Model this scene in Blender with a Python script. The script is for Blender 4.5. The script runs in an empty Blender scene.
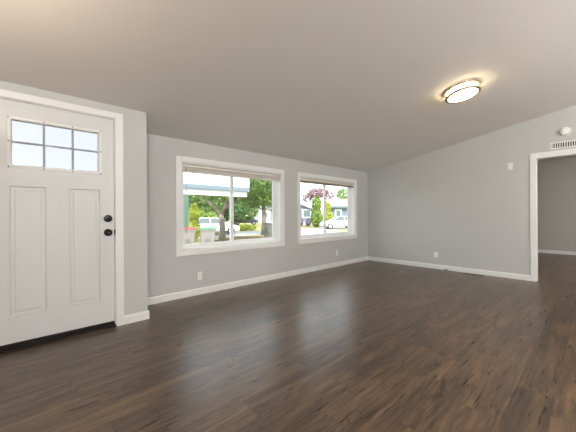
import bpy, bmesh, math, random
from mathutils import Vector, Matrix
random.seed(7)
C = bpy.context.scene.collection
PI = math.pi

# ------------------------------------------------------------------ camera
cam_data = bpy.data.cameras.new('camera')
cam_data.sensor_width = 36.0
cam_data.lens = 36.0 * 283.6 / 576.0
cam_data.shift_y = -1.05 / 576.0
cam_data.clip_start = 0.05
cam_data.clip_end = 300
cam = bpy.data.objects.new('camera', cam_data)
C.objects.link(cam)
YAW, ROLL = 0.7410, 0.00606
fwd = Vector((math.sin(YAW), math.cos(YAW), 0))
rgt = Vector((math.cos(YAW), -math.sin(YAW), 0))
up = Vector((0, 0, 1))
r2 = rgt * math.cos(ROLL) - up * math.sin(ROLL)
u2 = up * math.cos(ROLL) + rgt * math.sin(ROLL)
m = Matrix((r2, u2, -fwd)).transposed().to_4x4()
m.translation = (0, 0, 1.12)
cam.matrix_world = m
bpy.context.scene.camera = cam

# ------------------------------------------------------------------ world, sun, exposure
SKY_COL, SKY_STR = (0.86, 0.94, 1.0), 2.6
SUN_STR = 6.5
LAMP_STR = 19.0          # the visible fixture's diffuser
REAR_FILL_STR = 105.0    # unseen ceiling fill lights added in the rear half of the room
FAR_FILL_STR = 380.0  # unseen fill light added in the next room
FILL_UPLIGHT_STR = 1080.0     # unseen uplights added behind the viewpoint to brighten the ceiling
world = bpy.data.worlds.new('sky')
bpy.context.scene.world = world
world.use_nodes = True
bg = world.node_tree.nodes['Background']
bg.inputs[0].default_value = (*SKY_COL, 1)
bg.inputs[1].default_value = SKY_STR
sun_data = bpy.data.lights.new('sun', 'SUN')
sun_data.energy = SUN_STR
sun_data.angle = 0.02
sun_data.color = (1.0, 0.95, 0.86)
sun = bpy.data.objects.new('sun', sun_data)
C.objects.link(sun)
sun.location = (10, -20, 25)
sun.rotation_euler = Vector((0.3, 0.8, -0.85)).to_track_quat('-Z', 'Y').to_euler()
sc = bpy.context.scene
sc.view_settings.view_transform = 'Standard'
sc.view_settings.look = 'None'
sc.view_settings.exposure = 0.17
sc.view_settings.gamma = 1.0
sc.view_settings.use_curve_mapping = False
sc.cycles.use_denoising = True
sc.cycles.max_bounces = 12
sc.cycles.diffuse_bounces = 6
sc.cycles.transparent_max_bounces = 24
sc.cycles.caustics_reflective = False
sc.cycles.caustics_refractive = False
sc.cycles.sample_clamp_indirect = 8.0

# ------------------------------------------------------------------ room dimensions
YW, YD, XR = 3.823, 3.314, 6.155       # window wall, entry wall, right wall (inner faces)
XL, YB = -2.0, -4.6                    # left and rear walls
YRIDGE = -0.4
SL, CE = 0.1688, 2.156                 # ceiling slope, height at the window wall
XF = 10.77                             # far wall of the next room
def ceil_z(y):
    return CE + SL * (YW - y) if y > YRIDGE else CE + SL * (YW - YRIDGE) - SL * (YRIDGE - y)
GZ = -0.5                              # ground outside

# ------------------------------------------------------------------ materials
def mat(name, col, rough=0.6, metal=0.0, spec=0.5, bump=None, var=None):
    """bump=(scale, strength), var=(scale, amount)"""
    M = bpy.data.materials.new(name); M.use_nodes = True
    nt = M.node_tree; b = nt.nodes['Principled BSDF']
    b.inputs['Base Color'].default_value = (*col, 1)
    b.inputs['Roughness'].default_value = rough
    b.inputs['Metallic'].default_value = metal
    b.inputs['Specular IOR Level'].default_value = spec
    tc = nt.nodes.new('ShaderNodeTexCoord')
    if bump:
        n = nt.nodes.new('ShaderNodeTexNoise'); n.inputs['Scale'].default_value = bump[0]
        n.inputs['Detail'].default_value = 5
        nt.links.new(tc.outputs['Object'], n.inputs['Vector'])
        bp = nt.nodes.new('ShaderNodeBump'); bp.inputs['Strength'].default_value = bump[1]
        bp.inputs['Distance'].default_value = 0.004
        nt.links.new(n.outputs['Fac'], bp.inputs['Height'])
        nt.links.new(bp.outputs['Normal'], b.inputs['Normal'])
    if var:
        n = nt.nodes.new('ShaderNodeTexNoise'); n.inputs['Scale'].default_value = var[0]
        n.inputs['Detail'].default_value = 4
        nt.links.new(tc.outputs['Object'], n.inputs['Vector'])
        mr = nt.nodes.new('ShaderNodeMapRange')
        mr.inputs['From Min'].default_value = 0.3; mr.inputs['From Max'].default_value = 0.7
        mr.inputs['To Min'].default_value = 1 - var[1]; mr.inputs['To Max'].default_value = 1 + var[1]
        nt.links.new(n.outputs['Fac'], mr.inputs['Value'])
        mx = nt.nodes.new('ShaderNodeMix'); mx.data_type = 'RGBA'; mx.blend_type = 'MULTIPLY'
        mx.inputs['Factor'].default_value = 1
        mx.inputs['A'].default_value = (*col, 1)
        nt.links.new(mr.outputs['Result'], mx.inputs['B'])
        nt.links.new(mx.outputs['Result'], b.inputs['Base Color'])
    return M

def emit_mat(name, col, strength):
    M = bpy.data.materials.new(name); M.use_nodes = True
    b = M.node_tree.nodes['Principled BSDF']
    b.inputs['Base Color'].default_value = (0.85, 0.82, 0.75, 1)
    b.inputs['Emission Color'].default_value = (*col, 1)
    b.inputs['Emission Strength'].default_value = strength
    return M

def glass_mat(name, tint, refl=0.12):
    M = bpy.data.materials.new(name); M.use_nodes = True
    nt = M.node_tree; nt.nodes.clear()
    o = nt.nodes.new('ShaderNodeOutputMaterial')
    t = nt.nodes.new('ShaderNodeBsdfTransparent'); t.inputs[0].default_value = (*tint, 1)
    g = nt.nodes.new('ShaderNodeBsdfGlossy'); g.inputs['Roughness'].default_value = 0.02
    fc = nt.nodes.new('ShaderNodeLayerWeight'); fc.inputs['Blend'].default_value = 0.5
    pw = nt.nodes.new('ShaderNodeMath'); pw.operation = 'POWER'; pw.inputs[1].default_value = 5.0
    nt.links.new(fc.outputs['Facing'], pw.inputs[0])
    lw = nt.nodes.new('ShaderNodeMath'); lw.operation = 'MULTIPLY_ADD'
    lw.inputs[1].default_value = 0.9; lw.inputs[2].default_value = 0.03
    nt.links.new(pw.outputs[0], lw.inputs[0])
    mx = nt.nodes.new('ShaderNodeMixShader')
    nt.links.new(lw.outputs[0], mx.inputs[0]); nt.links.new(t.outputs[0], mx.inputs[1])
    nt.links.new(g.outputs[0], mx.inputs[2]); nt.links.new(mx.outputs[0], o.inputs[0])
    return M

def floor_mat():
    M = bpy.data.materials.new('dark_plank_floor'); M.use_nodes = True
    nt = M.node_tree; N = nt.nodes; L = nt.links
    b = N['Principled BSDF']
    def math_(op, a, c=None):
        n = N.new('ShaderNodeMath'); n.operation = op
        for i, v in enumerate((a, c)):
            if v is None: continue
            if isinstance(v, (int, float)): n.inputs[i].default_value = v
            else: L.new(v, n.inputs[i])
        return n.outputs[0]
    tc = N.new('ShaderNodeTexCoord'); sp = N.new('ShaderNodeSeparateXYZ')
    L.new(tc.outputs['Object'], sp.inputs[0])
    x, y = sp.outputs[0], sp.outputs[1]
    yy = math_('DIVIDE', y, 0.18); row = math_('FLOOR', yy); fy = math_('FRACT', yy)
    wn = N.new('ShaderNodeTexWhiteNoise'); wn.noise_dimensions = '1D'; L.new(row, wn.inputs['W'])
    xx = math_('ADD', math_('DIVIDE', x, 1.22), math_('MULTIPLY', wn.outputs['Value'], 7.3))
    col = math_('FLOOR', xx); fx = math_('FRACT', xx)
    cid = N.new('ShaderNodeCombineXYZ'); L.new(row, cid.inputs[0]); L.new(col, cid.inputs[1])
    w2 = N.new('ShaderNodeTexWhiteNoise'); w2.noise_dimensions = '3D'; L.new(cid.outputs[0], w2.inputs['Vector'])
    rnd = w2.outputs['Value']
    def noise(sx, sy, sc_, det, rough=0.55, dist=0.0):
        cv = N.new('ShaderNodeCombineXYZ')
        L.new(math_('ADD', math_('MULTIPLY', x, sx), math_('MULTIPLY', rnd, 31.0)), cv.inputs[0])
        L.new(math_('ADD', math_('MULTIPLY', y, sy), math_('MULTIPLY', rnd, 17.0)), cv.inputs[1])
        L.new(math_('MULTIPLY', rnd, 9.0), cv.inputs[2])
        n = N.new('ShaderNodeTexNoise'); n.inputs['Scale'].default_value = sc_
        n.inputs['Detail'].default_value = det; n.inputs['Roughness'].default_value = rough
        n.inputs['Distortion'].default_value = dist
        L.new(cv.outputs[0], n.inputs['Vector']); return n.outputs['Fac']
    grain = noise(3.6, 55, 1.0, 9, 0.7, 0.5)
    streak = noise(1.1, 9, 1.0, 4, 0.55, 1.2)
    knot = noise(3.5, 9, 1.0, 3, 0.5, 2.2)
    v = math_('ADD', math_('MULTIPLY', grain, 0.75), math_('MULTIPLY', streak, 0.75))
    v = math_('ADD', v, math_('SUBTRACT', math_('MULTIPLY', rnd, 0.09), 0.210))
    v = math_('SUBTRACT', v, math_('MULTIPLY', math_('MAXIMUM', math_('SUBTRACT', knot, 0.61), 0.0), 1.6))
    cr = N.new('ShaderNodeValToRGB'); L.new(v, cr.inputs[0])
    e = cr.color_ramp.elements
    e[0].position = 0.34; e[0].color = (0.022, 0.017, 0.014, 1)
    e[1].position = 0.78; e[1].color = (0.175, 0.111, 0.066, 1)
    a = e.new(0.50); a.color = (0.062, 0.041, 0.028, 1)
    a = e.new(0.62); a.color = (0.104, 0.066, 0.041, 1)
    seam = math_('MAXIMUM', math_('LESS_THAN', fy, 0.014), math_('LESS_THAN', fx, 0.0022))
    mx = N.new('ShaderNodeMix'); mx.data_type = 'RGBA'
    L.new(math_('MULTIPLY', seam, 0.7), mx.inputs['Factor']); L.new(cr.outputs[0], mx.inputs['A'])
    mx.inputs['B'].default_value = (0.012, 0.009, 0.007, 1)
    L.new(mx.outputs['Result'], b.inputs['Base Color'])
    L.new(math_('ADD', math_('MULTIPLY', grain, 0.20), 0.20), b.inputs['Roughness'])
    b.inputs['Specular IOR Level'].default_value = 0.45
    h = math_('SUBTRACT', math_('MULTIPLY', grain, 0.5), seam)
    bp = N.new('ShaderNodeBump'); bp.inputs['Strength'].default_value = 0.22; bp.inputs['Distance'].default_value = 0.002
    L.new(h, bp.inputs['Height']); L.new(bp.outputs['Normal'], b.inputs['Normal'])
    return M

def leaf_mat(name, c1, c2):
    M = bpy.data.materials.new(name); M.use_nodes = True
    nt = M.node_tree; b = nt.nodes['Principled BSDF']
    tc = nt.nodes.new('ShaderNodeTexCoord')
    n = nt.nodes.new('ShaderNodeTexNoise'); n.inputs['Scale'].default_value = 3.0; n.inputs['Detail'].default_value = 4
    nt.links.new(tc.outputs['Object'], n.inputs['Vector'])
    cr = nt.nodes.new('ShaderNodeValToRGB')
    cr.color_ramp.elements[0].position = 0.35; cr.color_ramp.elements[0].color = (*c1, 1)
    cr.color_ramp.elements[1].position = 0.65; cr.color_ramp.elements[1].color = (*c2, 1)
    nt.links.new(n.outputs['Fac'], cr.inputs[0]); nt.links.new(cr.outputs[0], b.inputs['Base Color'])
    b.inputs['Roughness'].default_value = 0.6
    b.inputs['Specular IOR Level'].default_value = 0.2
    tr = nt.nodes.new('ShaderNodeBsdfTranslucent'); nt.links.new(cr.outputs[0], tr.inputs[0])
    mx = nt.nodes.new('ShaderNodeMixShader'); mx.inputs[0].default_value = 0.35
    out = nt.nodes['Material Output']
    nt.links.new(b.outputs[0], mx.inputs[1]); nt.links.new(tr.outputs[0], mx.inputs[2])
    nt.links.new(mx.outputs[0], out.inputs[0])
    return M

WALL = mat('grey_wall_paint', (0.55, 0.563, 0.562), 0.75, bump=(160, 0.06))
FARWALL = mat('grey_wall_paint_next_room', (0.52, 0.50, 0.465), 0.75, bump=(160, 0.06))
CEIL = mat('ceiling_paint', (0.80, 0.772, 0.742), 0.8, bump=(70, 0.15))
TRIM = mat('white_trim_paint', (0.86, 0.87, 0.87), 0.4)
DOORW = mat('white_door_paint', (0.69, 0.705, 0.71), 0.4)
VINYL = mat('white_vinyl', (0.88, 0.89, 0.90), 0.35)
BLACK = mat('black_metal', (0.008, 0.007, 0.006), 0.4, spec=0.2)
SWEEP = mat('dark_threshold', (0.010, 0.007, 0.006), 0.7, spec=0.15)
PLATE = mat('white_plastic', (0.88, 0.88, 0.87), 0.35)
SLOT = mat('dark_slot', (0.03, 0.03, 0.03), 0.6)
GAP = mat('dark_duct', (0.05, 0.042, 0.035), 0.8)
BLIND = mat('beige_blind_vinyl', (0.82, 0.79, 0.74), 0.5)
BLINDW = mat('cream_blind_vinyl', (0.80, 0.75, 0.66), 0.5)
BLINDD = mat('brown_blind_slats', (0.30, 0.24, 0.18), 0.5)
WAND = mat('grey_wand', (0.30, 0.30, 0.30), 0.3)
BRONZE = mat('brushed_bronze', (0.27, 0.205, 0.135), 0.45, 0.2)
GRILLE = mat('grey_grille', (0.33, 0.35, 0.40), 0.5)
SCREW = mat('screw_steel', (0.25, 0.25, 0.26), 0.5)
REGISTER = mat('brown_register_metal', (0.05, 0.036, 0.028), 0.4, 0.3)
GLASS = glass_mat('window_glass', (0.97, 0.985, 0.98))
LITE = glass_mat('door_glass', (0.61, 0.602, 0.635))
FLOOR = floor_mat()

# ------------------------------------------------------------------ helpers
class MB:
    """collects shapes, then links them as one mesh object"""
    def __init__(s): s.v, s.f = [], []
    def add(s, vs, fs):
        o = len(s.v); s.v += [tuple(p) for p in vs]; s.f += [tuple(i + o for i in f) for f in fs]; return s
    def box(s, x0, x1, y0, y1, z0, z1):
        vs = [(x0,y0,z0),(x1,y0,z0),(x1,y1,z0),(x0,y1,z0),(x0,y0,z1),(x1,y0,z1),(x1,y1,z1),(x0,y1,z1)]
        return s.add(vs, [(0,3,2,1),(4,5,6,7),(0,1,5,4),(1,2,6,5),(2,3,7,6),(3,0,4,7)])
    def prism(s, pts, axis, a, b):
        """polygon pts (two coordinates) extruded along axis from a to b"""
        n = len(pts)
        def P(p, t):
            q = list(p); q.insert(axis, t); return q
        vs = [P(p, a) for p in pts] + [P(p, b) for p in pts]
        fs = [tuple(range(n))[::-1], tuple(range(n, 2*n))] + [(i, (i+1) % n, n+(i+1) % n, n+i) for i in range(n)]
        return s.add(vs, fs)
    def lathe(s, prof, origin=(0,0,0), axis=(0,0,1), n=24):
        """prof: list of (radius, height) along axis"""
        ax = Vector(axis).normalized()
        a = ax.orthogonal().normalized(); b = ax.cross(a); o = Vector(origin)
        vs, fs = [], []
        for r, h in prof:
            for k in range(n):
                t = 2*PI*k/n
                vs.append(o + ax*h + (a*math.cos(t) + b*math.sin(t))*r)
        for i in range(len(prof)-1):
            for k in range(n):
                k2 = (k+1) % n
                fs.append((i*n+k, i*n+k2, (i+1)*n+k2, (i+1)*n+k))
        if prof[0][0] > 1e-5: fs.append(tuple(range(n))[::-1])
        if prof[-1][0] > 1e-5: fs.append(tuple((len(prof)-1)*n + k for k in range(n)))
        return s.add(vs, fs)
    def tube(s, pts, r, n=8):
        pts = [Vector(p) for p in pts]; rs = r if isinstance(r, list) else [r]*len(pts)
        vs, fs = [], []
        a = None
        for i, p in enumerate(pts):
            d = (pts[min(i+1, len(pts)-1)] - pts[max(i-1, 0)]).normalized()
            if a is None: a = d.orthogonal().normalized()
            a = (a - d*a.dot(d)).normalized(); b = d.cross(a)
            for k in range(n):
                t = 2*PI*k/n; vs.append(p + (a*math.cos(t)+b*math.sin(t))*rs[i])
        for i in range(len(pts)-1):
            for k in range(n):
                k2 = (k+1) % n; fs.append((i*n+k, i*n+k2, (i+1)*n+k2, (i+1)*n+k))
        fs.append(tuple(range(n))[::-1]); fs.append(tuple((len(pts)-1)*n+k for k in range(n)))
        return s.add(vs, fs)
    def build(s, name, material, parent=None, bevel=0.0, smooth=False, loc=None, seg=2):
        me = bpy.data.meshes.new(name); me.from_pydata(s.v, [], s.f)
        bm = bmesh.new(); bm.from_mesh(me); bmesh.ops.recalc_face_normals(bm, faces=bm.faces[:])
        bm.to_mesh(me); bm.free()
        me.materials.append(material)
        if smooth:
            for p in me.polygons: p.use_smooth = True
        o = bpy.data.objects.new(name, me); C.objects.link(o)
        if loc: o.location = loc
        if parent: o.parent = parent
        if bevel:
            md = o.modifiers.new('bevel', 'BEVEL'); md.width = bevel; md.segments = seg
            md.limit_method = 'ANGLE'; md.angle_limit = 0.6
        return o

def tag(o, label, cat, group=None, kind=None):
    o['label'] = label; o['category'] = cat
    if group: o['group'] = group
    if kind: o['kind'] = kind
    return o
def empty(name, loc, label, cat, group=None, kind=None, rz=0):
    o = bpy.data.objects.new(name, None); C.objects.link(o)
    o.location = loc; o.rotation_euler = (0, 0, rz); o.empty_display_size = 0.1
    return tag(o, label, cat, group, kind)
def copy_tree(o, parent=None):
    c = o.copy(); C.objects.link(c)
    if parent: c.parent = parent
    for ch in list(o.children): copy_tree(ch, c)
    return c

def wall_mesh(a0, a1, z0, z1, holes, t, P, top=None):
    """slab with rectangular holes; a runs along the wall, P(a, depth, z) gives the point, top(a) a sloped top"""
    As = sorted({a0, a1, *[h[0] for h in holes], *[h[1] for h in holes]})
    Zs = sorted({z0, z1, *[h[2] for h in holes], *[h[3] for h in holes]})
    if top:
        As = sorted(set(As) | ({YRIDGE} if a0 < YRIDGE < a1 else set()))
    mb = MB()
    def zz(a, z): return top(a) if (top and z == z1) else z
    def solid(i, j):
        if i < 0 or j < 0 or i >= len(As)-1 or j >= len(Zs)-1: return False
        ca, cz = (As[i]+As[i+1])/2, (Zs[j]+Zs[j+1])/2
        return not any(h[0] < ca < h[1] and h[2] < cz < h[3] for h in holes)
    def q(pts): mb.add(pts, [(0,1,2,3)])
    for i in range(len(As)-1):
        for j in range(len(Zs)-1):
            if not solid(i, j): continue
            a, b, c, d = As[i], As[i+1], Zs[j], Zs[j+1]
            for dep in (0, t):
                q([P(a,dep,zz(a,c)),P(b,dep,zz(b,c)),P(b,dep,zz(b,d)),P(a,dep,zz(a,d))])
            if not solid(i-1, j): q([P(a,0,zz(a,c)),P(a,t,zz(a,c)),P(a,t,zz(a,d)),P(a,0,zz(a,d))])
            if not solid(i+1, j): q([P(b,0,zz(b,c)),P(b,t,zz(b,c)),P(b,t,zz(b,d)),P(b,0,zz(b,d))])
            if not solid(i, j-1): q([P(a,0,zz(a,c)),P(b,0,zz(b,c)),P(b,t,zz(b,c)),P(a,t,zz(a,c))])
            if not solid(i, j+1): q([P(a,0,zz(a,d)),P(b,0,zz(b,d)),P(b,t,zz(b,d)),P(a,t,zz(a,d))])
    # weld so that normals agree
    key, nv, remap = {}, [], []
    for v in mb.v:
        k = tuple(round(c, 5) for c in v)
        if k not in key: key[k] = len(nv); nv.append(v)
        remap.append(key[k])
    mb.v = nv; mb.f = [tuple(remap[i] for i in f) for f in mb.f]
    return mb

# ------------------------------------------------------------------ room shell
MB().box(XL-0.15, XF+0.15, YB-0.15, YD+0.02, -0.12, 0).box(0.95-0.15, XF+0.15, YD+0.02, YW+0.02, -0.12, 0).build('floor', FLOOR)
tag(bpy.data.objects['floor'], 'dark brown wood plank floor', 'floor', kind='structure')

YE = YW + 0.17
def cpt(y): return ceil_z(y)
cp = [(YE, cpt(YE)), (YRIDGE, cpt(YRIDGE)), (YB-0.15, cpt(YB-0.15))]
cp = cp + [(y, z+0.16) for y, z in cp[::-1]]
tag(MB().prism(cp, 0, XL-0.15, XF+0.15).build('ceiling', CEIL), 'beige grey sloped vaulted ceiling', 'ceiling', kind='structure')

tag(MB().box(XR+0.121, XF+0.02, -1.80, 1.0, 2.62, 2.66).build('ceiling_next_room', CEIL), 'flat ceiling of the next room seen through the doorway', 'ceiling', kind='structure')
W1 = (1.535, 3.32, 0.645, 1.85)
W2 = (3.81, 5.595, 0.645, 1.85)
o = wall_mesh(0.80, XF+0.15, -0.12, CE+0.03, [W1, W2], 0.16, lambda a, d, z: (a, YW+d, z)).build('wall_front', WALL)
tag(o, 'grey painted wall holding the two windows', 'wall', kind='structure')
DO = (-0.29, 0.655, -0.12, 2.112)
ewb = wall_mesh(XL-0.15, 0.952, -0.12, ceil_z(YD)+0.03, [DO], 0.14, lambda a, d, z: (a, YD+d, z))
ewb.box(0.80, 0.952, YD+0.13, YW+0.04, -0.12, ceil_z(YW)+0.03)
tag(ewb.build('wall_entry', WALL), 'grey wall jutting forward around the white front door', 'wall', kind='structure')
DR = (-0.25, 0.695, -0.12, 2.03)
o = wall_mesh(YB-0.15, YE-0.01, -0.12, 3.0, [DR], 0.12, lambda a, d, z: (XR+d, a, z), top=lambda a: ceil_z(a)+0.02).build('wall_right', WALL)
tag(o, 'grey right hand wall with the open doorway', 'wall', kind='structure')
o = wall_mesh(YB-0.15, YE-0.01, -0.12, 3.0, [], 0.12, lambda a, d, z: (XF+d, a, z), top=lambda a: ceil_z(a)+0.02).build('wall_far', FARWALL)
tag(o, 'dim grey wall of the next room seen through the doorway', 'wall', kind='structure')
W3 = (-3.6, -1.0, 0.75, 2.05)
o = wall_mesh(YB-0.15, YD+0.02, -0.12, 3.0, [W3], 0.12, lambda a, d, z: (XL-d, a, z), top=lambda a: ceil_z(a)+0.02).build('wall_left', WALL)
tag(o, 'grey left hand wall behind the viewpoint', 'wall', kind='structure')
o = wall_mesh(XL-0.15, XF+0.15, -0.12, ceil_z(YB)+0.03, [], 0.12, lambda a, d, z: (a, YB-d, z)).build('wall_back', WALL)
tag(o, 'grey rear wall behind the viewpoint', 'wall', kind='structure')

# baseboards: profile with a small eased top
def base_profile(h=0.09, t=0.014):
    return [(0, 0), (t, 0), (t, h-0.016), (t-0.004, h-0.006), (t-0.009, h), (0, h)]
def base_along_x(name, x0, x1, y, label, sgn=-1):
    o = MB().prism([(y + sgn*d, z) for d, z in base_profile()], 0, x0, x1).build(name, TRIM)
    return tag(o, label, 'baseboard', kind='structure')
def base_along_y(name, y0, y1, x, label, sgn=-1):
    o = MB().prism([(x + sgn*d, z) for d, z in base_profile()], 1, y0, y1).build(name, TRIM)
    return tag(o, label, 'baseboard', kind='structure')
base_along_x('baseboard_front', 0.967, XR-0.001, YW, 'long white baseboard under the two windows')
bb = MB().prism([(YD - d, z) for d, z in base_profile()], 0, 0.722, 0.967)
bb.prism([(0.952 + d, z) for d, z in base_profile()], 1, YD-0.001, YW-0.001)
tag(bb.build('baseboard_entry', TRIM), 'short white baseboard right of the front door', 'baseboard', kind='structure')
base_along_y('baseboard_right', 0.757, YW-0.015, XR, 'white baseboard along the right wall up to the doorway')
base_along_y('baseboard_far', YB, YW-0.005, XF, 'white baseboard in the dim next room')

# ------------------------------------------------------------------ windows
def window(name, w, ylabel):
    x0, x1, z0, z1 = w
    root = empty(name, ((x0+x1)/2, YW, z0), ylabel, 'window', kind='structure')
    def L(mb, n, m, p=root, bevel=0.0):
        ob = mb.build(n, m, None, bevel); off = Vector(root.location)
        if p is root: ob.parent = root; ob.matrix_parent_inverse = Matrix.Translation(-off)
        else: ob.parent = p; ob.matrix_parent_inverse = p.matrix_parent_inverse.copy() if False else Matrix.Identity(4)
        return ob
    cw, ct = 0.078, 0.018
    mb = MB()
    mb.box(x0-cw, x0-0.004, YW-ct, YW, z0-cw, z1+cw); mb.box(x1+0.004, x1+cw, YW-ct, YW, z0-cw, z1+cw)
    mb.box(x0-0.004, x1+0.004, YW-ct, YW, z1+0.004, z1+cw); mb.box(x0-0.004, x1+0.004, YW-ct, YW, z0-cw, z0-0.004)
    L(mb, 'casing', TRIM, bevel=0.003)
    # jamb liner
    mb = MB(); t = 0.012; d0, d1 = YW-0.002, YW+0.155
    mb.box(x0-0.002, x0+t, d0, d1, z0, z1); mb.box(x1-t, x1+0.002, d0, d1, z0, z1)
    mb.box(x0, x1, d0, d1, z1-t, z1+0.002); mb.box(x0, x1, d0, d1, z0-0.002, z0+t)
    L(mb, 'jamb', TRIM)
    # vinyl frame
    a0, a1, b0, b1 = x0+t, x1-t, z0+t, z1-t; fw = 0.035
    fy0, fy1 = YW+0.10, YW+0.155
    mb = MB()
    mb.box(a0, a0+fw, fy0, fy1, b0, b1); mb.box(a1-fw, a1, fy0, fy1, b0, b1)
    mb.box(a0+fw, a1-fw, fy0, fy1, b1-fw, b1); mb.box(a0+fw, a1-fw, fy0, fy1, b0, b0+fw)
    L(mb, 'window_frame', VINYL, bevel=0.003)
    xm = (x0+x1)/2 - 0.03
    def sash(s0, s1, y0, y1, sw):
        mb = MB(); c0, c1 = b0+fw-0.004, b1-fw+0.004
        mb.box(s0, s0+sw, y0, y1, c0, c1); mb.box(s1-sw, s1, y0, y1, c0, c1)
        mb.box(s0+sw, s1-sw, y0, y1, c1-sw, c1); mb.box(s0+sw, s1-sw, y0, y1, c0, c0+sw)
        s = L(mb, 'sash', VINYL, bevel=0.002)
        ym = (y0+y1)/2
        p = MB().box(s0+sw-0.004, s1-sw+0.004, ym-0.002, ym+0.002, c0+sw-0.004, c1-sw+0.004).build('pane', GLASS)
        p.parent = s
        return s
    sash(a0+fw-0.004, xm+0.022, YW+0.106, YW+0.126, 0.03)
    s2 = sash(xm-0.022, a1-fw+0.004, YW+0.129, YW+0.149, 0.034)
    k = MB().box(xm-0.012, xm+0.014, YW+0.09, YW+0.108, 1.10, 1.17).build('latch', VINYL, None, 0.003)
    k.parent = root; k.matrix_parent_inverse = Matrix.Translation(-Vector(root.location))
    return root
window('window_1', W1, 'white framed sliding window nearest the front door')
window('window_2', W2, 'white framed sliding window nearest the room corner')
# unseen window added in the left wall to let skylight into the room
root3 = empty('fill_window', (XL, (W3[0]+W3[1])/2, W3[2]), 'unseen white framed window added in the left wall to let in skylight', 'window', kind='structure')
mb = MB()
mb.box(XL-0.09, XL-0.03, W3[0], W3[0]+0.05, W3[2], W3[3]).box(XL-0.09, XL-0.03, W3[1]-0.05, W3[1], W3[2], W3[3])
mb.box(XL-0.09, XL-0.03, W3[0]+0.05, W3[1]-0.05, W3[3]-0.05, W3[3]).box(XL-0.09, XL-0.03, W3[0]+0.05, W3[1]-0.05, W3[2], W3[2]+0.05)
mb.box(XL-0.09, XL-0.03, -2.33, -2.27, W3[2]+0.05, W3[3]-0.05)
b = mb.build('window_frame', VINYL); b.parent = root3; b.matrix_parent_inverse = Matrix.Translation(-Vector(root3.location))
g = MB().box(XL-0.063, XL-0.059, W3[0]+0.04, W3[1]-0.04, W3[2]+0.04, W3[3]-0.04).build('pane', GLASS); g.parent = root3; g.matrix_parent_inverse = Matrix.Translation(-Vector(root3.location))

# ------------------------------------------------------------------ blinds
def under(root, ob):
    ob.parent = root; ob.matrix_parent_inverse = Matrix.Translation(-Vector(root.location)); return ob
def blind(w, head, hm, stack, sm, label, wand):
    x0, x1, z0, z1 = w; x0 += 0.016; x1 -= 0.016; zt = z1-0.024
    root = empty('window_blind', ((x0+x1)/2, YW+0.045, zt), label, 'blind', 'raised mini blinds in the windows')
    yb, yf = YW+0.062, YW+0.006
    under(root, MB().box(x0, x1, yf, yb, zt-head, zt).build('headrail', hm, None, 0.003))
    mb = MB(); n = 9
    for i in range(n):
        z = zt-head-0.004-stack*(i+0.5)/n; h = stack/n*0.47
        mb.prism([(yf+0.004, z-h*0.8), (yf+0.004, z+h*0.55), ((yf+yb)/2, z+h*0.85), (yb-0.004, z+h*0.55), (yb-0.004, z-h*0.8), ((yf+yb)/2, z-h*0.5)], 0, x0+0.006, x1-0.006)
    under(root, mb.build('slat_stack', sm))
    zb = zt-head-stack-0.006
    under(root, MB().box(x0+0.004, x1-0.004, yf+0.002, yb-0.004, zb-0.016, zb).build('bottom_rail', sm, None, 0.003))
    if wand:
        under(root, MB().tube([(x0+0.05, yf-0.006, zt-head+0.01), (x0+0.05, yf-0.008, zt-0.5), (x0+0.048, yf-0.008, z0+0.24)], 0.0045, 8).build('tilt_wand', WAND, None, smooth=True))
        under(root, MB().lathe([(0.006, 0), (0.0075, 0.02), (0.006, 0.04)], (x0+0.048, yf-0.008, z0+0.22), n=10).build('wand_tip', WAND))
    return root
blind(W1, 0.032, BLIND, 0.05, BLIND, 'raised beige mini blind in the window nearest the front door', True)
blind(W2, 0.045, BLINDW, 0.014, BLINDD, 'raised cream and brown mini blind in the window nearest the corner', False)

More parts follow.
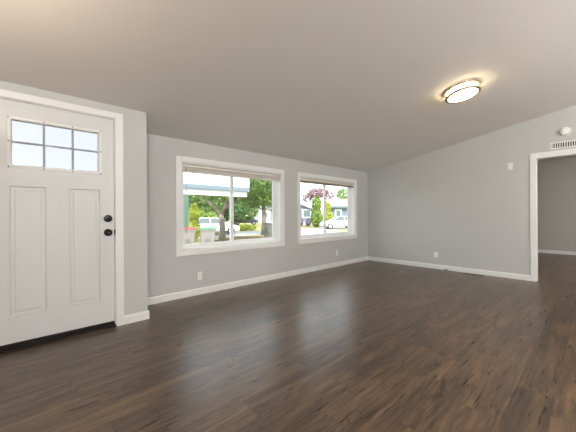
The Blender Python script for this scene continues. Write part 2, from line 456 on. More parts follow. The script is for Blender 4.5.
# ------------------------------------------------------------------ front door
dx0, dx1, dz0, dz1 = -0.278, 0.643, 0.056, 2.100
droot = empty('door_1', ((dx0+dx1)/2, YD, 0), 'white front door with two tall panels and six lites', 'door', kind='structure')
yf = YD + 0.012                      # door face
def door_slab():
    px = [(-0.122, 0.121), (0.276, 0.528)]; pz = (0.279, 1.385)
    lite = (-0.112, 0.524, 1.552, 1.952)
    Xs = sorted({dx0, dx1, px[0][0], px[0][1], px[1][0], px[1][1], lite[0], lite[1]})
    Zs = sorted({dz0, dz1, pz[0], pz[1], lite[2], lite[3]})
    mb = MB(); th = 0.044
    for i in range(len(Xs)-1):
        for j in range(len(Zs)-1):
            a, b, c, d = Xs[i], Xs[i+1], Zs[j], Zs[j+1]; ca, cc = (a+b)/2, (c+d)/2
            if lite[0] < ca < lite[1] and lite[2] < cc < lite[3]: continue
            mb.add([(a,yf+th,c),(b,yf+th,c),(b,yf+th,d),(a,yf+th,d)], [(0,1,2,3)])
            if any(p[0] < ca < p[1] and pz[0] < cc < pz[1] for p in px): continue
            mb.add([(a,yf,c),(b,yf,c),(b,yf,d),(a,yf,d)], [(3,2,1,0)])
    for p in px:
        prev = None
        for ins, dep in ((0, 0), (0.006, -0.003), (0.014, 0.009), (0.030, 0.009), (0.042, 0.002), (0.046, 0.001)):
            ring = [(p[0]+ins, yf+dep, pz[0]+ins), (p[1]-ins, yf+dep, pz[0]+ins), (p[1]-ins, yf+dep, pz[1]-ins), (p[0]+ins, yf+dep, pz[1]-ins)]
            if prev:
                mb.add(prev+ring, [(k, (k+1) % 4, 4+(k+1) % 4, 4+k) for k in range(4)])
            prev = ring
        mb.add(prev, [(0,1,2,3)])
    for (a, c, b, d) in ((dx0,dz0,dx1,dz0),(dx1,dz0,dx1,dz1),(dx1,dz1,dx0,dz1),(dx0,dz1,dx0,dz0)):
        mb.add([(a,yf,c),(b,yf,d),(b,yf+th,d),(a,yf+th,c)], [(0,1,2,3)])
    l = lite
    for (a, c, b, d) in ((l[0],l[2],l[1],l[2]),(l[1],l[2],l[1],l[3]),(l[1],l[3],l[0],l[3]),(l[0],l[3],l[0],l[2])):
        mb.add([(a,yf,c),(b,yf,d),(b,yf+th,d),(a,yf+th,c)], [(0,1,2,3)])
    return mb
under(droot, door_slab().build('door_slab', DOORW))
# lite frame: outer lip, sloped inner face
mb = MB(); prev = None
fx0, fx1, fz0, fz1 = -0.131, 0.538, 1.530, 1.966
for ins, dep in ((0, 0.0), (0.003, -0.009), (0.018, -0.011), (0.026, -0.006), (0.031, 0.018)):
    ring = [(fx0+ins, yf+dep, fz0+ins), (fx1-ins, yf+dep, fz0+ins), (fx1-ins, yf+dep, fz1-ins), (fx0+ins, yf+dep, fz1-ins)]
    if prev: mb.add(prev+ring, [(k, (k+1) % 4, 4+(k+1) % 4, 4+k) for k in range(4)])
    prev = ring
prev = None
for ins, dep in ((0.031, 0.026), (0.026, 0.05), (0.0, 0.053), (0, 0.044)):
    ring = [(fx0+ins, yf+dep, fz0+ins), (fx1-ins, yf+dep, fz0+ins), (fx1-ins, yf+dep, fz1-ins), (fx0+ins, yf+dep, fz1-ins)]
    if prev: mb.add(prev+ring, [(k, (k+1) % 4, 4+(k+1) % 4, 4+k) for k in range(4)])
    prev = ring
lf = under(droot, mb.build('lite_frame', TRIM))
gx0, gx1, gz0, gz1 = fx0+0.029, fx1-0.029, fz0+0.029, fz1-0.029
under(droot, MB().box(gx0, gx1, yf+0.020, yf+0.024, gz0, gz1).build('lite_glass', LITE))
for xv in (0.105, 0.310):
    under(droot, MB().box(xv-0.009, xv+0.009, yf+0.012, yf+0.0195, gz0, gz1).build('grille_bar', GRILLE))
under(droot, MB().box(gx0, gx1, yf+0.0125, yf+0.019, 1.745, 1.763).build('grille_bar', GRILLE))
for sx in (-0.121, 0.105, 0.310, 0.528):
    for sz in (1.541, 1.754, 1.955):
        if sz == 1.754 and 0 < sx < 0.5: continue
        under(droot, MB().lathe([(0.0065, 0), (0.0065, 0.002), (0.004, 0.0035)], (sx, yf-0.0105, sz), (0, -1, 0), 12).build('screw', SCREW))
def knob(name, z, prof):
    return under(droot, MB().lathe(prof, (0.589, yf, z), (0, -1, 0), 28).build(name, BLACK, None, smooth=True))
kb = knob('door_knob', 0.955, [(0.036, 0), (0.036, 0.006), (0.032, 0.009), (0.013, 0.012), (0.012, 0.030), (0.022, 0.036), (0.029, 0.046), (0.0295, 0.055), (0.024, 0.064), (0.010, 0.069), (0.0, 0.070)])
db = knob('deadbolt', 1.096, [(0.036, 0), (0.036, 0.010), (0.033, 0.016), (0.028, 0.018), (0.0, 0.019)])
th_ = MB().box(0.584, 0.594, yf-0.036, yf-0.017, 1.078, 1.114).build('thumb_turn', BLACK, None, 0.003); th_.parent = db; th_.matrix_parent_inverse = Matrix.Translation(-Vector(droot.location)) if False else Matrix.Identity(4)
under(droot, MB().box(0.6445, 0.654, YD-0.004, YD+0.03, 0.925, 0.985).build('strike_plate', BLACK, None, 0.002))
# jamb, stop and threshold
mb = MB()
mb.box(DO[0], DO[0]+0.009, YD, YD+0.14, 0, DO[3]).box(DO[1]-0.009, DO[1], YD+0.001, YD+0.14, 0, DO[3]).box(DO[0], DO[1], YD+0.001, YD+0.14, DO[3]-0.009, DO[3])
mb.box(DO[0]+0.009, DO[0]+0.022, YD+0.062, YD+0.14, 0, DO[3]-0.009).box(DO[1]-0.022, DO[1]-0.009, YD+0.062, YD+0.14, 0, DO[3]-0.009).box(DO[0]+0.022, DO[1]-0.022, YD+0.062, YD+0.14, DO[3]-0.022, DO[3]-0.009)
under(droot, mb.build('door_jamb', TRIM))
mb = MB().prism([(YD-0.022, 0.0005), (YD-0.018, 0.014), (YD+0.005, 0.022), (YD+0.01, 0.034), (YD+0.14, 0.034), (YD+0.14, 0.0005)], 0, DO[0]+0.002, DO[1]-0.002)
under(droot, mb.build('threshold', SWEEP))
under(droot, MB().box(dx0, dx1, yf+0.004, yf+0.040, 0.036, 0.0555).build('door_sweep', BLACK))
cw = 0.068
mb = MB()
mb.box(DO[1]-0.004, DO[1]+cw, YD-0.018, YD, 0, DO[3]+0.055).box(DO[0]-cw, DO[0]+0.004, YD-0.018, YD, 0, DO[3]+0.055)
mb.box(DO[0]+0.004, DO[1]-0.004, YD-0.018, YD, DO[3]-0.004, DO[3]+0.055)
tag(mb.build('trim_1', TRIM, None, 0.003), 'white casing around the front door', 'trim', kind='structure')

# ------------------------------------------------------------------ doorway in the right wall
mb = MB()
a0, a1, zt = DR[0], DR[1], DR[3]; cw = 0.066; t = 0.014
for xs in ((XR-0.016, XR), (XR+0.12, XR+0.136)):
    mb.box(xs[0], xs[1], a1-t+0.004, a1+cw, 0, zt+cw+0.015).box(xs[0], xs[1], a0-cw, a0+t-0.004, 0, zt+cw+0.015).box(xs[0], xs[1], a0+t-0.004, a1-t+0.004, zt-t+0.004, zt+cw+0.015)
mb.box(XR-0.001, XR+0.121, a1-t, a1+0.001, 0, zt).box(XR-0.001, XR+0.121, a0-0.001, a0+t, 0, zt).box(XR-0.001, XR+0.121, a0+t, a1-t, zt-t, zt+0.001)
tag(mb.build('trim_2', TRIM, None, 0.003), 'white casing and jamb around the open doorway', 'trim', kind='structure')

# ------------------------------------------------------------------ wall plates, detector, vents
def outlet_at(loc, rz, label):
    root = empty('power_outlet', loc, label, 'outlet', 'white duplex outlets low on the walls', rz=rz)
    o = MB().box(-0.035, 0.035, -0.006, 0.0, -0.057, 0.057).build('cover_plate', PLATE, root, 0.003)
    for z in (-0.0195, 0.0195):
        r = MB().prism([(-0.017, z-0.010), (-0.012, z-0.0145), (0.012, z-0.0145), (0.017, z-0.010), (0.017, z+0.010), (0.012, z+0.0145), (-0.012, z+0.0145), (-0.017, z+0.010)], 1, -0.008, -0.0055).build('receptacle', PLATE, root)
        MB().box(-0.0085, -0.006, -0.0085, -0.0078, z-0.003, z+0.006).box(0.006, 0.0085, -0.0085, -0.0078, z-0.003, z+0.006).box(-0.002, 0.002, -0.0085, -0.0078, z-0.010, z-0.006).build('slot', SLOT, r)
    MB().lathe([(0.003, 0), (0.002, 0.0015)], (0, -0.006, 0), (0, -1, 0), 8).build('screw', SCREW, root)
    return root
outlet_at((1.79, YW, 0.265), 0, 'white outlet under the window nearest the front door')
outlet_at((4.92, YW, 0.290), 0, 'white outlet under the window nearest the corner')
outlet_at((XR, 2.245, 0.284), -PI/2, 'white outlet low on the right wall')

root = empty('wall_plate', (XR, 1.020, 1.940), 'white blank cover plate high on the right wall beside the doorway', 'wall plate', rz=-PI/2)
MB().box(-0.036, 0.036, -0.008, 0, -0.060, 0.060).build('cover_plate', PLATE, root, 0.003)
for z in (-0.042, 0.042):
    MB().lathe([(0.003, 0), (0.002, 0.0015)], (0, -0.008, z), (0, -1, 0), 8).build('screw', SCREW, root)

root = empty('smoke_detector', (XR, 0.337, 2.388), 'round white smoke detector above the vent over the doorway', 'smoke detector', rz=-PI/2)
MB().lathe([(0.070, 0), (0.070, 0.012), (0.066, 0.016)], (0, 0, 0), (0, -1, 0), 40).build('mounting_base', PLATE, root, smooth=False)
MB().lathe([(0.064, 0.0162), (0.063, 0.030), (0.054, 0.040), (0.030, 0.045), (0.0, 0.046)], (0, 0, 0), (0, -1, 0), 40).build('cover', PLATE, root, smooth=True)
MB().lathe([(0.010, 0), (0.009, 0.003)], (-0.025, -0.0435, 0.0), (0, -1, 0), 16).build('test_button', mat('grey_plastic', (0.45, 0.45, 0.44), 0.4), root)

vy1, vy0 = 0.507, 0.10; vz0, vz1 = 2.137, 2.240
root = empty('wall_vent', (XR, (vy0+vy1)/2, (vz0+vz1)/2), 'white louvred air vent above the open doorway', 'vent', rz=-PI/2)
hw, hh = (vy1-vy0)/2, (vz1-vz0)/2; fr = 0.014
mb = MB().box(-hw, -hw+fr, -0.008, 0, -hh, hh).box(hw-fr, hw, -0.008, 0, -hh, hh).box(-hw+fr, hw-fr, -0.008, 0, hh-fr, hh).box(-hw+fr, hw-fr, -0.008, 0, -hh, -hh+fr)
MB.build(mb, 'frame', PLATE, root, 0.002)
MB().box(-hw+fr, hw-fr, -0.002, -0.0005, -hh+fr, hh-fr).build('backing', GAP, root)
nb = 14
for i in range(nb):
    x = -hw+fr + (2*hw-2*fr)*(i+0.5)/nb
    MB().prism([(x-0.005, -0.006), (x-0.001, -0.0075), (x+0.007, -0.003), (x+0.003, -0.0022)], 2, -hh+fr, hh-fr).build('louver', PLATE, root)

# floor register by the right wall
root = empty('floor_register', (6.045, 1.56, 0.0), 'brown floor register lying along the right wall', 'vent')
mb = MB().box(-0.055, 0.055, -0.16, -0.148, 0, 0.005).box(-0.055, 0.055, 0.148, 0.16, 0, 0.005).box(-0.055, -0.042, -0.148, 0.148, 0, 0.005).box(0.042, 0.055, -0.148, 0.148, 0, 0.005)
mb.build('frame', REGISTER, root, 0.001)
MB().box(-0.042, 0.042, -0.148, 0.148, 0.0003, 0.001).build('backing', SLOT, root)
mb = MB()
for i in range(18):
    y = -0.148 + 0.296*(i+0.5)/18
    mb.box(-0.042, 0.042, y-0.004, y+0.004, 0.001, 0.0045)
mb.build('grate', REGISTER, root)

# black cable stub by the baseboard
root = empty('cable_stub', (XR-0.03, 2.023, 0.0), 'short black cable stub at the foot of the right wall baseboard', 'cable')
MB().tube([(0.014, 0, 0.022), (0.004, 0.002, 0.024), (-0.008, 0.006, 0.018), (-0.016, 0.010, 0.012), (-0.02, 0.02, 0.008)], 0.007, 10).build('cable', BLACK, root, smooth=True)
MB().lathe([(0.010, 0), (0.011, 0.012), (0.008, 0.018)], (-0.02, 0.018, 0.0105), (0, 1, 0), 12).build('connector', BLACK, root)

# ------------------------------------------------------------------ ceiling lamp and added fill lights
def fixture(loc, rx, label, strength, group=None, col=(1.0, 0.80, 0.50)):
    em = emit_mat('lit_diffuser', col, strength)
    root = empty('ceiling_light', loc, label, 'ceiling light', group)
    root.rotation_euler = (rx, 0, 0)
    MB().lathe([(0.165, 0.0), (0.165, -0.012), (0.160, -0.016)], n=48).build('mounting_pan', BRONZE, root)
    def ring(z0, z1, ro, ri):
        n = 56; mb = MB(); prof = [(ri, z0), (ro, z0), (ro+0.003, (z0+z1)/2), (ro, z1), (ri, z1)]
        vs, fs = [], []
        for r, z in prof:
            for k in range(n): vs.append((r*math.cos(2*PI*k/n), r*math.sin(2*PI*k/n), z))
        P = len(prof)
        for i in range(P):
            j = (i+1) % P
            for k in range(n):
                k2 = (k+1) % n; fs.append((i*n+k, i*n+k2, j*n+k2, j*n+k))
        mb.add(vs, fs)
        return mb.build('trim_ring', BRONZE, root, smooth=False)
    ring(-0.006, -0.025, 0.190, 0.175)
    ring(-0.070, -0.090, 0.183, 0.156)
    MB().lathe([(0.158, -0.0165), (0.160, -0.05), (0.158, -0.080), (0.1545, -0.088), (0.12, -0.093), (0.0, -0.095)], n=48).build('diffuser', em, root, smooth=True)
    for k in range(3):
        t = 2*PI*k/3 + 0.6
        MB().box(-0.006, 0.006, -0.003, 0.003, -0.072, -0.024).build('bracket', BRONZE, root, loc=(0.181*math.cos(t), 0.181*math.sin(t), 0)).rotation_euler = (0, 0, t+PI/2)
    return root
RX = -math.atan(SL)
fixture((3.816, 1.095, ceil_z(1.095)-0.001), RX, 'round lit ceiling light with two metal rings on the sloped ceiling', LAMP_STR)
for lx in (-1.2, 2.9):  # fill lights added out of view to raise the interior brightness
    for ly in (-1.7, -3.5):
        fixture((lx, ly, ceil_z(ly)-0.001), -RX, 'unseen round fill light added on the ceiling behind the viewpoint', REAR_FILL_STR, 'added fill lights behind the viewpoint', (1.0, 0.975, 0.94))
fixture((8.4, -1.8, ceil_z(-1.8)-0.001), -RX, 'unseen round fill light added to brighten the next room', FAR_FILL_STR, None, (1.0, 0.975, 0.94))  # added out of view to lift the brightness of the far wall

def fill_torchiere(loc, label, strength=FILL_UPLIGHT_STR, col=(1.0, 0.965, 0.92)):  # added fill light shaped as a floor lamp, stands outside the view
    root = empty('fill_floor_lamp', loc, label, 'fill light', 'added unseen fill uplights')
    MB().lathe([(0.14, 0), (0.14, 0.015), (0.03, 0.03)], n=32).build('base', BLACK, root)
    MB().lathe([(0.012, 0.03), (0.012, 1.62)], n=16).build('pole', BLACK, root)
    MB().lathe([(0.03, 1.60), (0.11, 1.65), (0.185, 1.74), (0.180, 1.742), (0.105, 1.66), (0.0, 1.63)], n=36).build('shade', BLACK, root)
    MB().lathe([(0.165, 1.730), (0.158, 1.752), (0.135, 1.776), (0.09, 1.796), (0.045, 1.805), (0.0, 1.808)], n=36).build('fill_emitter', emit_mat('fill_uplight_glow', col, strength), root)
fill_torchiere((-1.4, -3.2, 0), 'unseen tall black fill uplight added behind the viewpoint')
fill_torchiere((-0.45, 1.80, 0), 'unseen tall black uplight added left of the view to warm the ceiling', 30.0, (1.0, 0.79, 0.58))  # added just outside the view to suggest a warm patch on the ceiling
fill_torchiere((3.1, -3.5, 0), 'unseen tall black fill uplight added behind the viewpoint')

# ================================================================== OUTSIDE
LAWN = mat('dry_lawn', (0.29, 0.255, 0.125), 0.9, var=(0.8, 0.25), spec=0.1)
CONC = mat('pale_concrete', (0.36, 0.34, 0.32), 0.9, var=(1.5, 0.1), spec=0.1)
ROAD = mat('pale_asphalt', (0.34, 0.33, 0.33), 0.9, var=(1.0, 0.1), spec=0.1)
MULCH = mat('brown_mulch', (0.13, 0.095, 0.055), 0.95, var=(3.0, 0.5), spec=0.05)
BARK = mat('grey_bark', (0.20, 0.17, 0.14), 0.9, var=(6.0, 0.3))
WHITEP = mat('white_siding', (0.78, 0.78, 0.78), 0.6)
ROOFW = mat('white_metal_roof', (0.82, 0.82, 0.82), 0.5)
GUTTER = mat('blue_grey_gutter', (0.15, 0.20, 0.235), 0.5)
GREENP = mat('sage_green_paint', (0.09, 0.16, 0.12), 0.6)
BLUEP = mat('blue_grey_siding', (0.20, 0.235, 0.31), 0.7)
BLUEP2 = mat('slate_blue_siding', (0.17, 0.21, 0.285), 0.7)
ROOFG = mat('pale_grey_shingle', (0.33, 0.325, 0.33), 0.8)
DARKG = mat('dark_window_glass', (0.06, 0.08, 0.09), 0.1)
PALEG = mat('pale_window_glass', (0.16, 0.20, 0.21), 0.1)
BINB = mat('pale_grey_bin_plastic', (0.235, 0.22, 0.20), 0.5)
BIND = mat('dark_grey_bin_plastic', (0.13, 0.14, 0.13), 0.5)
REDL = mat('red_lid_plastic', (0.42, 0.05, 0.06), 0.5)
GRNL = mat('green_lid_plastic', (0.06, 0.28, 0.12), 0.5)
TYRE = mat('tyre_rubber', (0.02, 0.02, 0.02), 0.8)
CARW = mat('white_car_paint', (0.78, 0.79, 0.80), 0.25)
CARD = mat('dark_car_paint', (0.10, 0.12, 0.16), 0.25)
CARG = mat('car_glass', (0.12, 0.15, 0.16), 0.08)
CARS = mat('silver_car_paint', (0.45, 0.46, 0.48), 0.3)
TAILR = mat('red_tail_light', (0.65, 0.03, 0.03), 0.3)
HEADL = mat('headlight_glass', (0.75, 0.76, 0.78), 0.15)
LEAFG = leaf_mat('green_leaves', (0.07, 0.14, 0.035), (0.22, 0.32, 0.09))
LEAFD = leaf_mat('deep_green_leaves', (0.05, 0.11, 0.04), (0.13, 0.22, 0.07))
LEAFY = leaf_mat('lime_leaves', (0.30, 0.36, 0.05), (0.62, 0.66, 0.14))
LEAFL = leaf_mat('bright_green_leaves', (0.12, 0.24, 0.05), (0.36, 0.46, 0.10))
LEAFP = leaf_mat('purple_leaves', (0.22, 0.10, 0.13), (0.44, 0.27, 0.30))
LEAFV = leaf_mat('violet_shrub_leaves', (0.16, 0.12, 0.19), (0.34, 0.27, 0.38))

def slab(name, pts, z, m, label, cat, th=0.03):
    o = MB().prism(pts, 2, z-th, z).build(name, m)
    return tag(o, label, cat, kind='structure')
slab('ground', [(-30, -30), (75, -30), (75, 75), (-30, 75)], GZ-0.04, LAWN, 'dry pale lawn outside the windows', 'ground', 0.2)
slab('driveway', [(1, 4.2), (8.6, 4.2), (8.6, 12.9), (1, 12.9)], GZ-0.01, CONC, 'pale concrete parking pad under the carport', 'driveway')
slab('street', [(-20, 19.2), (75, 19.2), (75, 23.6), (-20, 23.6)], GZ-0.005, ROAD, 'pale street running past the houses', 'street')
slab('sidewalk', [(14, 10.0), (22.5, 11.5), (22.5, 19.2), (16.5, 19.2)], GZ-0.01, CONC, 'pale concrete drive leading to the street', 'driveway')
slab('planting_bed', [(8.6, 13.2), (11.3, 13.2), (13.6, 17.0), (11.8, 18.6), (8.9, 16.8)], GZ+0.01, MULCH, 'brown mulch planting bed around the tree', 'planting bed', 0.05)

# --- foliage
def foliage(name, blobs, count, size, m, parent, seed):
    rnd = random.Random(seed); mb = MB()
    tot = sum(b[3]*b[4]*b[5] for b in blobs)
    for (cx, cy, cz, rx, ry, rz) in blobs:
        n = max(8, int(count*rx*ry*rz/tot))
        for _ in range(n):
            d = Vector((rnd.gauss(0,1), rnd.gauss(0,1), rnd.gauss(0,1))).normalized()
            r = rnd.uniform(0.55, 1.0) ** 0.5 * (0.92 + 0.16*rnd.random())
            p = Vector((cx+d.x*rx*r, cy+d.y*ry*r, cz+d.z*rz*r))
            nrm = (d + Vector((rnd.uniform(-.8,.8), rnd.uniform(-.8,.8), rnd.uniform(-.5,.9)))).normalized()
            a = nrm.orthogonal().normalized(); a.rotate(Matrix.Rotation(rnd.uniform(0, 2*PI), 3, nrm)); b = nrm.cross(a)
            s = size*rnd.uniform(0.6, 1.3); w = s*0.5
            k = nrm*s*0.15
            mb.add([p-a*s, p+b*w+k, p+a*s, p-b*w+k], [(0,1,2), (0,2,3)])
    me = bpy.data.meshes.new(name); me.from_pydata(mb.v, [], mb.f); me.materials.append(m)
    o = bpy.data.objects.new(name, me); C.objects.link(o); o.parent = parent
    return o
def tree(loc, label, m, blobs, trunk, count, size, seed, group=None, name='tree'):
    root = empty(name, loc, label, 'tree' if name == 'tree' else 'bush', group)
    if trunk:
        tb = MB()
        for pts, rs in trunk: tb.tube(pts, rs, 9)
        tb.build('trunk', BARK, root, smooth=True)
    foliage('foliage', blobs, count, size, m, root, seed)
    return root
# forked tree beyond the carport
tree((8.305, 14.765, GZ), 'green tree with pale forked trunk behind the carport', LEAFG,
     [(0.4,-0.2,3.1,1.4,1.3,0.75), (1.6,-1.2,3.5,1.3,1.3,1.2), (-0.6,1.2,2.9,0.9,1.0,0.5), (0.8,0.6,4.6,1.6,1.6,1.3), (1.9,-1.8,2.6,0.8,0.8,0.6)],
     [([(0,0,-0.1),(0.02,0,0.9),(-0.05,0.05,1.7)],[0.22,0.17,0.15]),
      ([(-0.05,0.05,1.6),(-0.4,0.35,2.2),(-0.95,0.85,2.75)],[0.14,0.10,0.06]),
      ([(-0.02,0.03,1.65),(0.2,-0.2,2.4),(0.5,-0.4,3.4)],[0.13,0.10,0.06]),
      ([(0.1,-0.1,2.0),(0.7,-0.6,2.5),(1.3,-1.1,3.2)],[0.10,0.07,0.04])], 3800, 0.13, 3)
tree((14.6, 19.0, GZ), 'tall full green tree right of the forked tree', LEAFG,
     [(0,0,4.2,1.9,1.9,2.0), (0.9,-0.9,3.1,1.2,1.2,1.0), (-0.8,0.7,3.2,1.2,1.2,1.0), (0.2,-0.2,5.8,1.4,1.4,1.2)],
     [([(0,0,-0.1),(0.05,0,1.2),(0,0.05,3.6)],[0.25,0.2,0.12])], 4200, 0.17, 4)
tree((7.749, 17.307, GZ), 'narrow lime yellow bush left of the forked tree', LEAFY,
     [(0,0,0.8,0.38,0.38,0.8), (0.02,0.02,1.7,0.32,0.32,0.75)], None, 1100, 0.10, 5, name='bush')
tree((10.9, 22.9+1.6, GZ), 'wide pale green bush behind the white parked car', LEAFL,
     [(0,0,1.1,1.5,1.3,1.1), (1.6,-0.4,1.0,1.1,1.0,1.0), (-1.4,0.5,1.2,1.2,1.1,1.2)], None, 2400, 0.16, 6, name='bush')
tree((16.817, 25.4, GZ), 'low lime bush on the lawn across the street', LEAFY,
     [(0,0,0.35,0.65,0.55,0.38), (0.75,-0.4,0.3,0.5,0.45,0.32)], None, 700, 0.11, 7, name='bush')
for i, (x, y, h, w, sd, lab) in enumerate([
      (14.5, 33.5, 6.0, 2.6, 11, 'leftmost dense green tree in the background row'),
      (19.8, 35.5, 5.2, 2.4, 12, 'round green tree in the background row behind the forked trunk'),
      (24.6, 39.5, 5.4, 2.5, 13, 'green tree in the background row left of the pale house'),
      (9.5, 31.0, 6.2, 2.8, 15, 'green tree in the background row behind the green post')]):
    tree((x, y, GZ), lab, LEAFD if i % 2 else LEAFG,
         [(0,0,h*0.6,w,w,h*0.38), (w*0.6,-w*0.5,h*0.42,w*0.7,w*0.7,h*0.28), (-w*0.6,w*0.4,h*0.4,w*0.7,w*0.7,h*0.3)],
         [([(0,0,-0.1),(0.05,0,h*0.3),(0,0,h*0.6)],[0.22,0.18,0.1])], 2600, 0.28, sd, 'background trees')
# second window
tree((27.72, 24.79, GZ), 'left bright green upright bush between the blue houses', LEAFL,
     [(0,0,1.3,0.75,0.75,1.3), (0.05,0,3.0,0.62,0.62,1.1)], None, 1900, 0.15, 21, name='bush')
tree((29.56, 24.46, GZ), 'right yellow green upright bush between the blue houses', LEAFY,
     [(0,0,1.2,0.7,0.7,1.2), (0.0,0.05,2.5,0.55,0.55,0.9)], None, 1500, 0.15, 22, name='bush')
tree((42.17, 37.32, GZ), 'purple leaved tree above the roofs', LEAFP,
     [(0,0,5.9,2.2,2.2,1.0), (1.5,-1.4,5.4,1.2,1.2,0.9), (-1.5,1.4,5.0,1.2,1.2,0.8)],
     [([(0,0,-0.1),(0.05,0,2),(0,0,5.6)],[0.2,0.16,0.1])], 1000, 0.24, 23)
tree((49.4, 36.13, GZ), 'pale green tree behind the right hand blue house', LEAFL,
     [(0,0,5.6,1.9,1.9,1.7), (0.4,-0.8,4.4,1.4,1.4,1.2)],
     [([(0,0,-0.1),(0.05,0,3),(0,0,5.2)],[0.22,0.16,0.1])], 900, 0.26, 24)

# --- carport / patio cover next door
root = empty('carport', (5.3, 11.9, GZ), 'white roofed carport with blue grey gutter and green post', 'carport')
OX, OY, OZ = 5.3, 11.9, GZ
def cl(mb): 
    mb.v = [(x-OX, y-OY, z-OZ) for x, y, z in mb.v]; return mb
x0, x1, y0, y1 = 2.3, 8.15, 11.85, 13.3
cl(MB().box(x0, x1+0.05, y0, y1, 2.30, 2.40)).build('roof_deck', ROOFW, root)
cl(MB().box(x0, x1+0.05, y0-0.02, y0+0.08, 2.48, 3.12)).build('fascia', ROOFW, root, 0.008)
cl(MB().box(x1-0.03, x1+0.05, y0+0.08, y1, 2.40, 3.12)).build('fascia', ROOFW, root, 0.008)
cl(MB().box(x0, x1-0.05, y0-0.12, y0-0.005, 2.29, 2.48)).build('gutter', GUTTER, root, 0.01)
cl(MB().box(x0, x1-0.08, y0+0.0, y0+0.12, 2.03, 2.29)).build('beam', WHITEP, root, 0.01)
cl(MB().box(4.78, 5.06, y0-0.02, y0+0.26, GZ, 2.03)).build('post', GREENP, root, 0.01)
for px, py in ((2.5, y0+0.06), (2.5, y1-0.2)):
    cl(MB().box(px-0.06, px+0.06, py-0.06, py+0.06, GZ, 2.03 if py < 13 else 2.30)).build('post', WHITEP, root)
cl(MB().box(7.85, 7.97, y1-0.26, y1-0.14, GZ, 2.30)).build('post', WHITEP, root)

# --- wheelie bins
def bin_at(loc, rz, lidm, body, label, group=None):
    root = empty('wheelie_bin', loc, label, 'bin', group, rz=rz)
    w0, w1, d0, d1, h = 0.22, 0.285, 0.24, 0.33, 1.09
    vs = [(-w0,-d0,0.05),(w0,-d0,0.05),(w0,d0*0.8,0.05),(-w0,d0*0.8,0.05),(-w1,-d1,h),(w1,-d1,h),(w1,d1,h),(-w1,d1,h)]
    MB().add(vs, [(0,3,2,1),(4,5,6,7),(0,1,5,4),(1,2,6,5),(2,3,7,6),(3,0,4,7)]).build('body', body, root, 0.03)
    MB().box(-w1-0.02, w1+0.02, -d1-0.02, d1+0.02, h-0.06, h).build('rim', body, root, 0.01)
    MB().prism([(-d1-0.04, h+0.002), (d1+0.03, h+0.002), (d1+0.03, h+0.05), (0.1, h+0.065), (-d1-0.04, h+0.035)], 0, -w1-0.03, w1+0.03).build('lid', lidm, root, 0.015)
    MB().tube([(-0.2, d1+0.02, h-0.05), (-0.2, d1+0.09, h-0.02), (0.2, d1+0.09, h-0.02), (0.2, d1+0.02, h-0.05)], 0.016, 8).build('handle', body, root)
    MB().prism([(-0.09, 0.45), (0.09, 0.45), (0.09, 0.72), (-0.09, 0.72)], 1, -0.31, -0.285).build('front_panel', mat('bin_panel', (0.15, 0.14, 0.13), 0.5) if body is BINB else BIND, root)
    for s in (-1, 1):
        MB().lathe([(0.1, 0), (0.1, 0.045)], (s*0.2-0.0225, 0.24, 0.10), (1, 0, 0), 20).build('wheel', TYRE, root)
    return root
bin_at((4.67, 11.04, GZ-0.01), -0.35, REDL, BINB, 'pale wheelie bin with a red lid by the green post', 'pale wheelie bins')
bin_at((5.27, 10.55, GZ-0.01), -0.4, GRNL, BINB, 'pale wheelie bin with a green lid', 'pale wheelie bins')
bin_at((11.837, 14.922, GZ-0.04), -0.5, BIND, BIND, 'dark grey wheelie bin beyond the right hand sash')

# --- cars
def car_at(loc, rz, paint, label):
    root = empty('car', loc, label, 'car', 'parked cars', rz=rz)
    # lower body: side profile swept over the width with rounded plan
    prof = [(-2.15,0.35),(-2.18,0.62),(-2.10,0.88),(-1.55,0.95),(0.75,0.95),(1.55,0.85),(2.05,0.70),(2.15,0.50),(2.10,0.30)]
    n = len(prof); vs, fs = [], []
    secs = [(-0.86,0.93),(-0.80,1.0),(0.80,1.0),(0.86,0.93)]
    for y, k in secs:
        for x, z in prof: vs.append((x*k, y, 0.33+(z-0.33)*(1 if k == 1 else 0.94)))
    for i in range(len(secs)-1):
        for j in range(n):
            j2 = (j+1) % n; fs.append((i*n+j, i*n+j2, (i+1)*n+j2, (i+1)*n+j))
    fs.append(tuple(range(n))); fs.append(tuple(3*n+j for j in range(n))[::-1])
    MB().add(vs, fs).build('body', paint, root, 0.03)
    lo = [(-1.75,0.94),(0.95,0.94)]; hi = [(-1.15,1.42),(0.15,1.42)]
    vs = [(lo[0][0],-0.78,0.94),(lo[1][0],-0.78,0.94),(lo[1][0],0.78,0.94),(lo[0][0],0.78,0.94),(hi[0][0],-0.58,1.40),(hi[1][0],-0.58,1.40),(hi[1][0],0.58,1.40),(hi[0][0],0.58,1.40)]
    MB().add(vs, [(0,3,2,1),(4,5,6,7),(0,1,5,4),(1,2,6,5),(2,3,7,6),(3,0,4,7)]).build('windows', CARG, root, 0.03)
    MB().box(-1.18, 0.18, -0.6, 0.6, 1.385, 1.44).build('roof', paint, root, 0.025)
    for s in (-1, 1):
        for xa, xb, r in ((1.0, 0.17, 0.035), (-1.78, -1.17, 0.045), (-0.4, -0.42, 0.035)):
            MB().tube([(xa, s*0.78, 0.93), (xb, s*0.585, 1.40)], r, 6).build('pillar', paint, root)
        MB().box(-2.17, -2.08, s*0.62-0.14, s*0.62+0.14, 0.68, 0.82).build('tail_light', TAILR, root, 0.01)
        MB().box(1.98, 2.10, s*0.58-0.15, s*0.58+0.15, 0.56, 0.68).build('headlight', HEADL, root, 0.01)
        for x in (-1.35, 1.32):
            w = MB().lathe([(0.33, -0.1), (0.33, 0.1)], (x, s*0.78, 0.33), (0, 1, 0), 22).build('wheel', TYRE, root)
            MB().lathe([(0.19, 0), (0.19, 0.012)], (x, s*0.882, 0.33), (0, s, 0), 16).build('hubcap', HEADL, w)
    return root
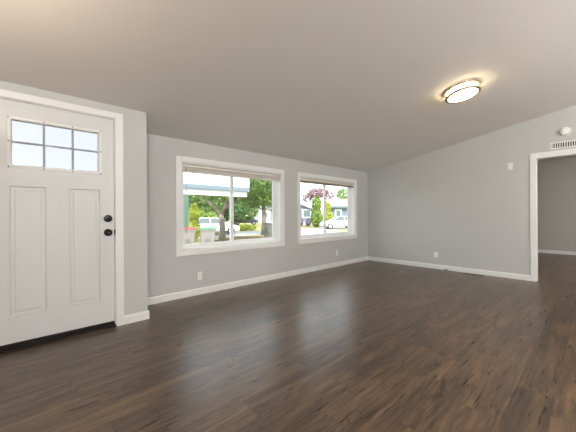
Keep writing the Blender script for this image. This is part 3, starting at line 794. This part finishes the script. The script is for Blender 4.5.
car_at((11.4, 21.9, GZ), -0.15, CARW, 'white car parked on the street behind the bins')
car_at((26.6, 20.3, GZ), 2.55, CARW, 'white car parked in front of the right hand blue house')
car_at((27.3, 40.6, GZ), 2.6, CARD, 'dark car parked far under the trees')

# --- houses
def house(loc, rz, w, d, h, pitch, wallm, roofm, label, wins, door=None, gable_front=True, skirt=None, ov=0.35):
    root = empty('house', loc, label, 'house', 'houses across the street', rz=rz)
    # front faces -Y of the house
    if gable_front:
        pts = [(-w/2,0),(w/2,0),(w/2,h),(0,h+pitch),(-w/2,h)]
        MB().prism(pts, 1, 0, d).build('wall', wallm, root)
        for s in (-1, 1):
            e = (w/2+ov)*s; ez = h - pitch*ov/(w/2)
            MB().prism([(0,h+pitch+0.02),(e,ez+0.02),(e,ez+0.18),(0,h+pitch+0.2)], 1, -ov, d+ov).build('roof', roofm, root)
    else:
        MB().prism([(0,0),(d,0),(d,h),(d/2,h+pitch),(0,h)], 0, -w/2, w/2).build('wall', wallm, root)
        for s in (-1, 1):
            e = d/2 + (d/2+ov)*s; ez = h - pitch*ov/(d/2)
            MB().prism([(d/2,h+pitch+0.02),(e,ez+0.02),(e,ez+0.18),(d/2,h+pitch+0.2)], 0, -w/2-ov, w/2+ov).build('roof', roofm, root)
        MB().box(-w/2-ov, w/2+ov, -ov-0.12, -ov-0.01, h-pitch*ov/(d/2)-0.05, h-pitch*ov/(d/2)+0.14).build('gutter', GUTTER, root)
    for (x0, x1, z0, z1) in wins:
        f = MB().box(x0-0.12, x1+0.12, -0.05, 0.02, z0-0.12, z1+0.12).build('window', WHITEP, root)
        MB().box(x0, x1, -0.07, -0.045, z0, z1).build('pane', PALEG, f)
    if door:
        x0, x1, z0, z1 = door
        f = MB().box(x0, x1, -0.06, 0.02, z0, z1).build('door', WHITEP, root)
        MB().box(x0+0.2, x1-0.2, -0.08, -0.055, z0+1.0, z1-0.3).build('pane', PALEG, f)
    if skirt:
        MB().box(-w/2-0.02, w/2+0.02, -0.04, 0.02, 0, 0.55).build('skirting', skirt, root)
    return root
house((31.41, 33.61, GZ), -0.75, 6.8, 8.0, 2.5, 1.35, BLUEP, ROOFG, 'blue grey house with white gable roof behind the violet shrubs',
      [(2.0, 3.1, 1.3, 2.4), (-2.4, -1.2, 1.3, 2.4)], skirt=WHITEP)
house((34.18, 22.94, GZ), -0.85, 7.6, 7.0, 2.75, 1.1, BLUEP2, ROOFG, 'slate blue house behind the white car',
      [(1.2, 2.4, 1.0, 2.3)], door=(-3.1, -2.1, 0.3, 2.45), gable_front=False)
house((38.0, 47.6, GZ), -0.62, 9.0, 7.0, 3.2, 1.4, WHITEP, ROOFG, 'white house far off at the right of the first window',
      [(-1.5, -0.3, 1.1, 2.1)], gable_front=False)
for i, (x, y) in enumerate([(29.9, 29.9), (30.7, 29.1)]):
    tree((x, y, GZ), ['left', 'right'][i] + ' violet shrub in front of the blue grey gabled house', LEAFV,
         [(0,0,0.5,0.45,0.45,0.55)], None, 500, 0.12, 31+i, 'violet shrubs', name='bush')
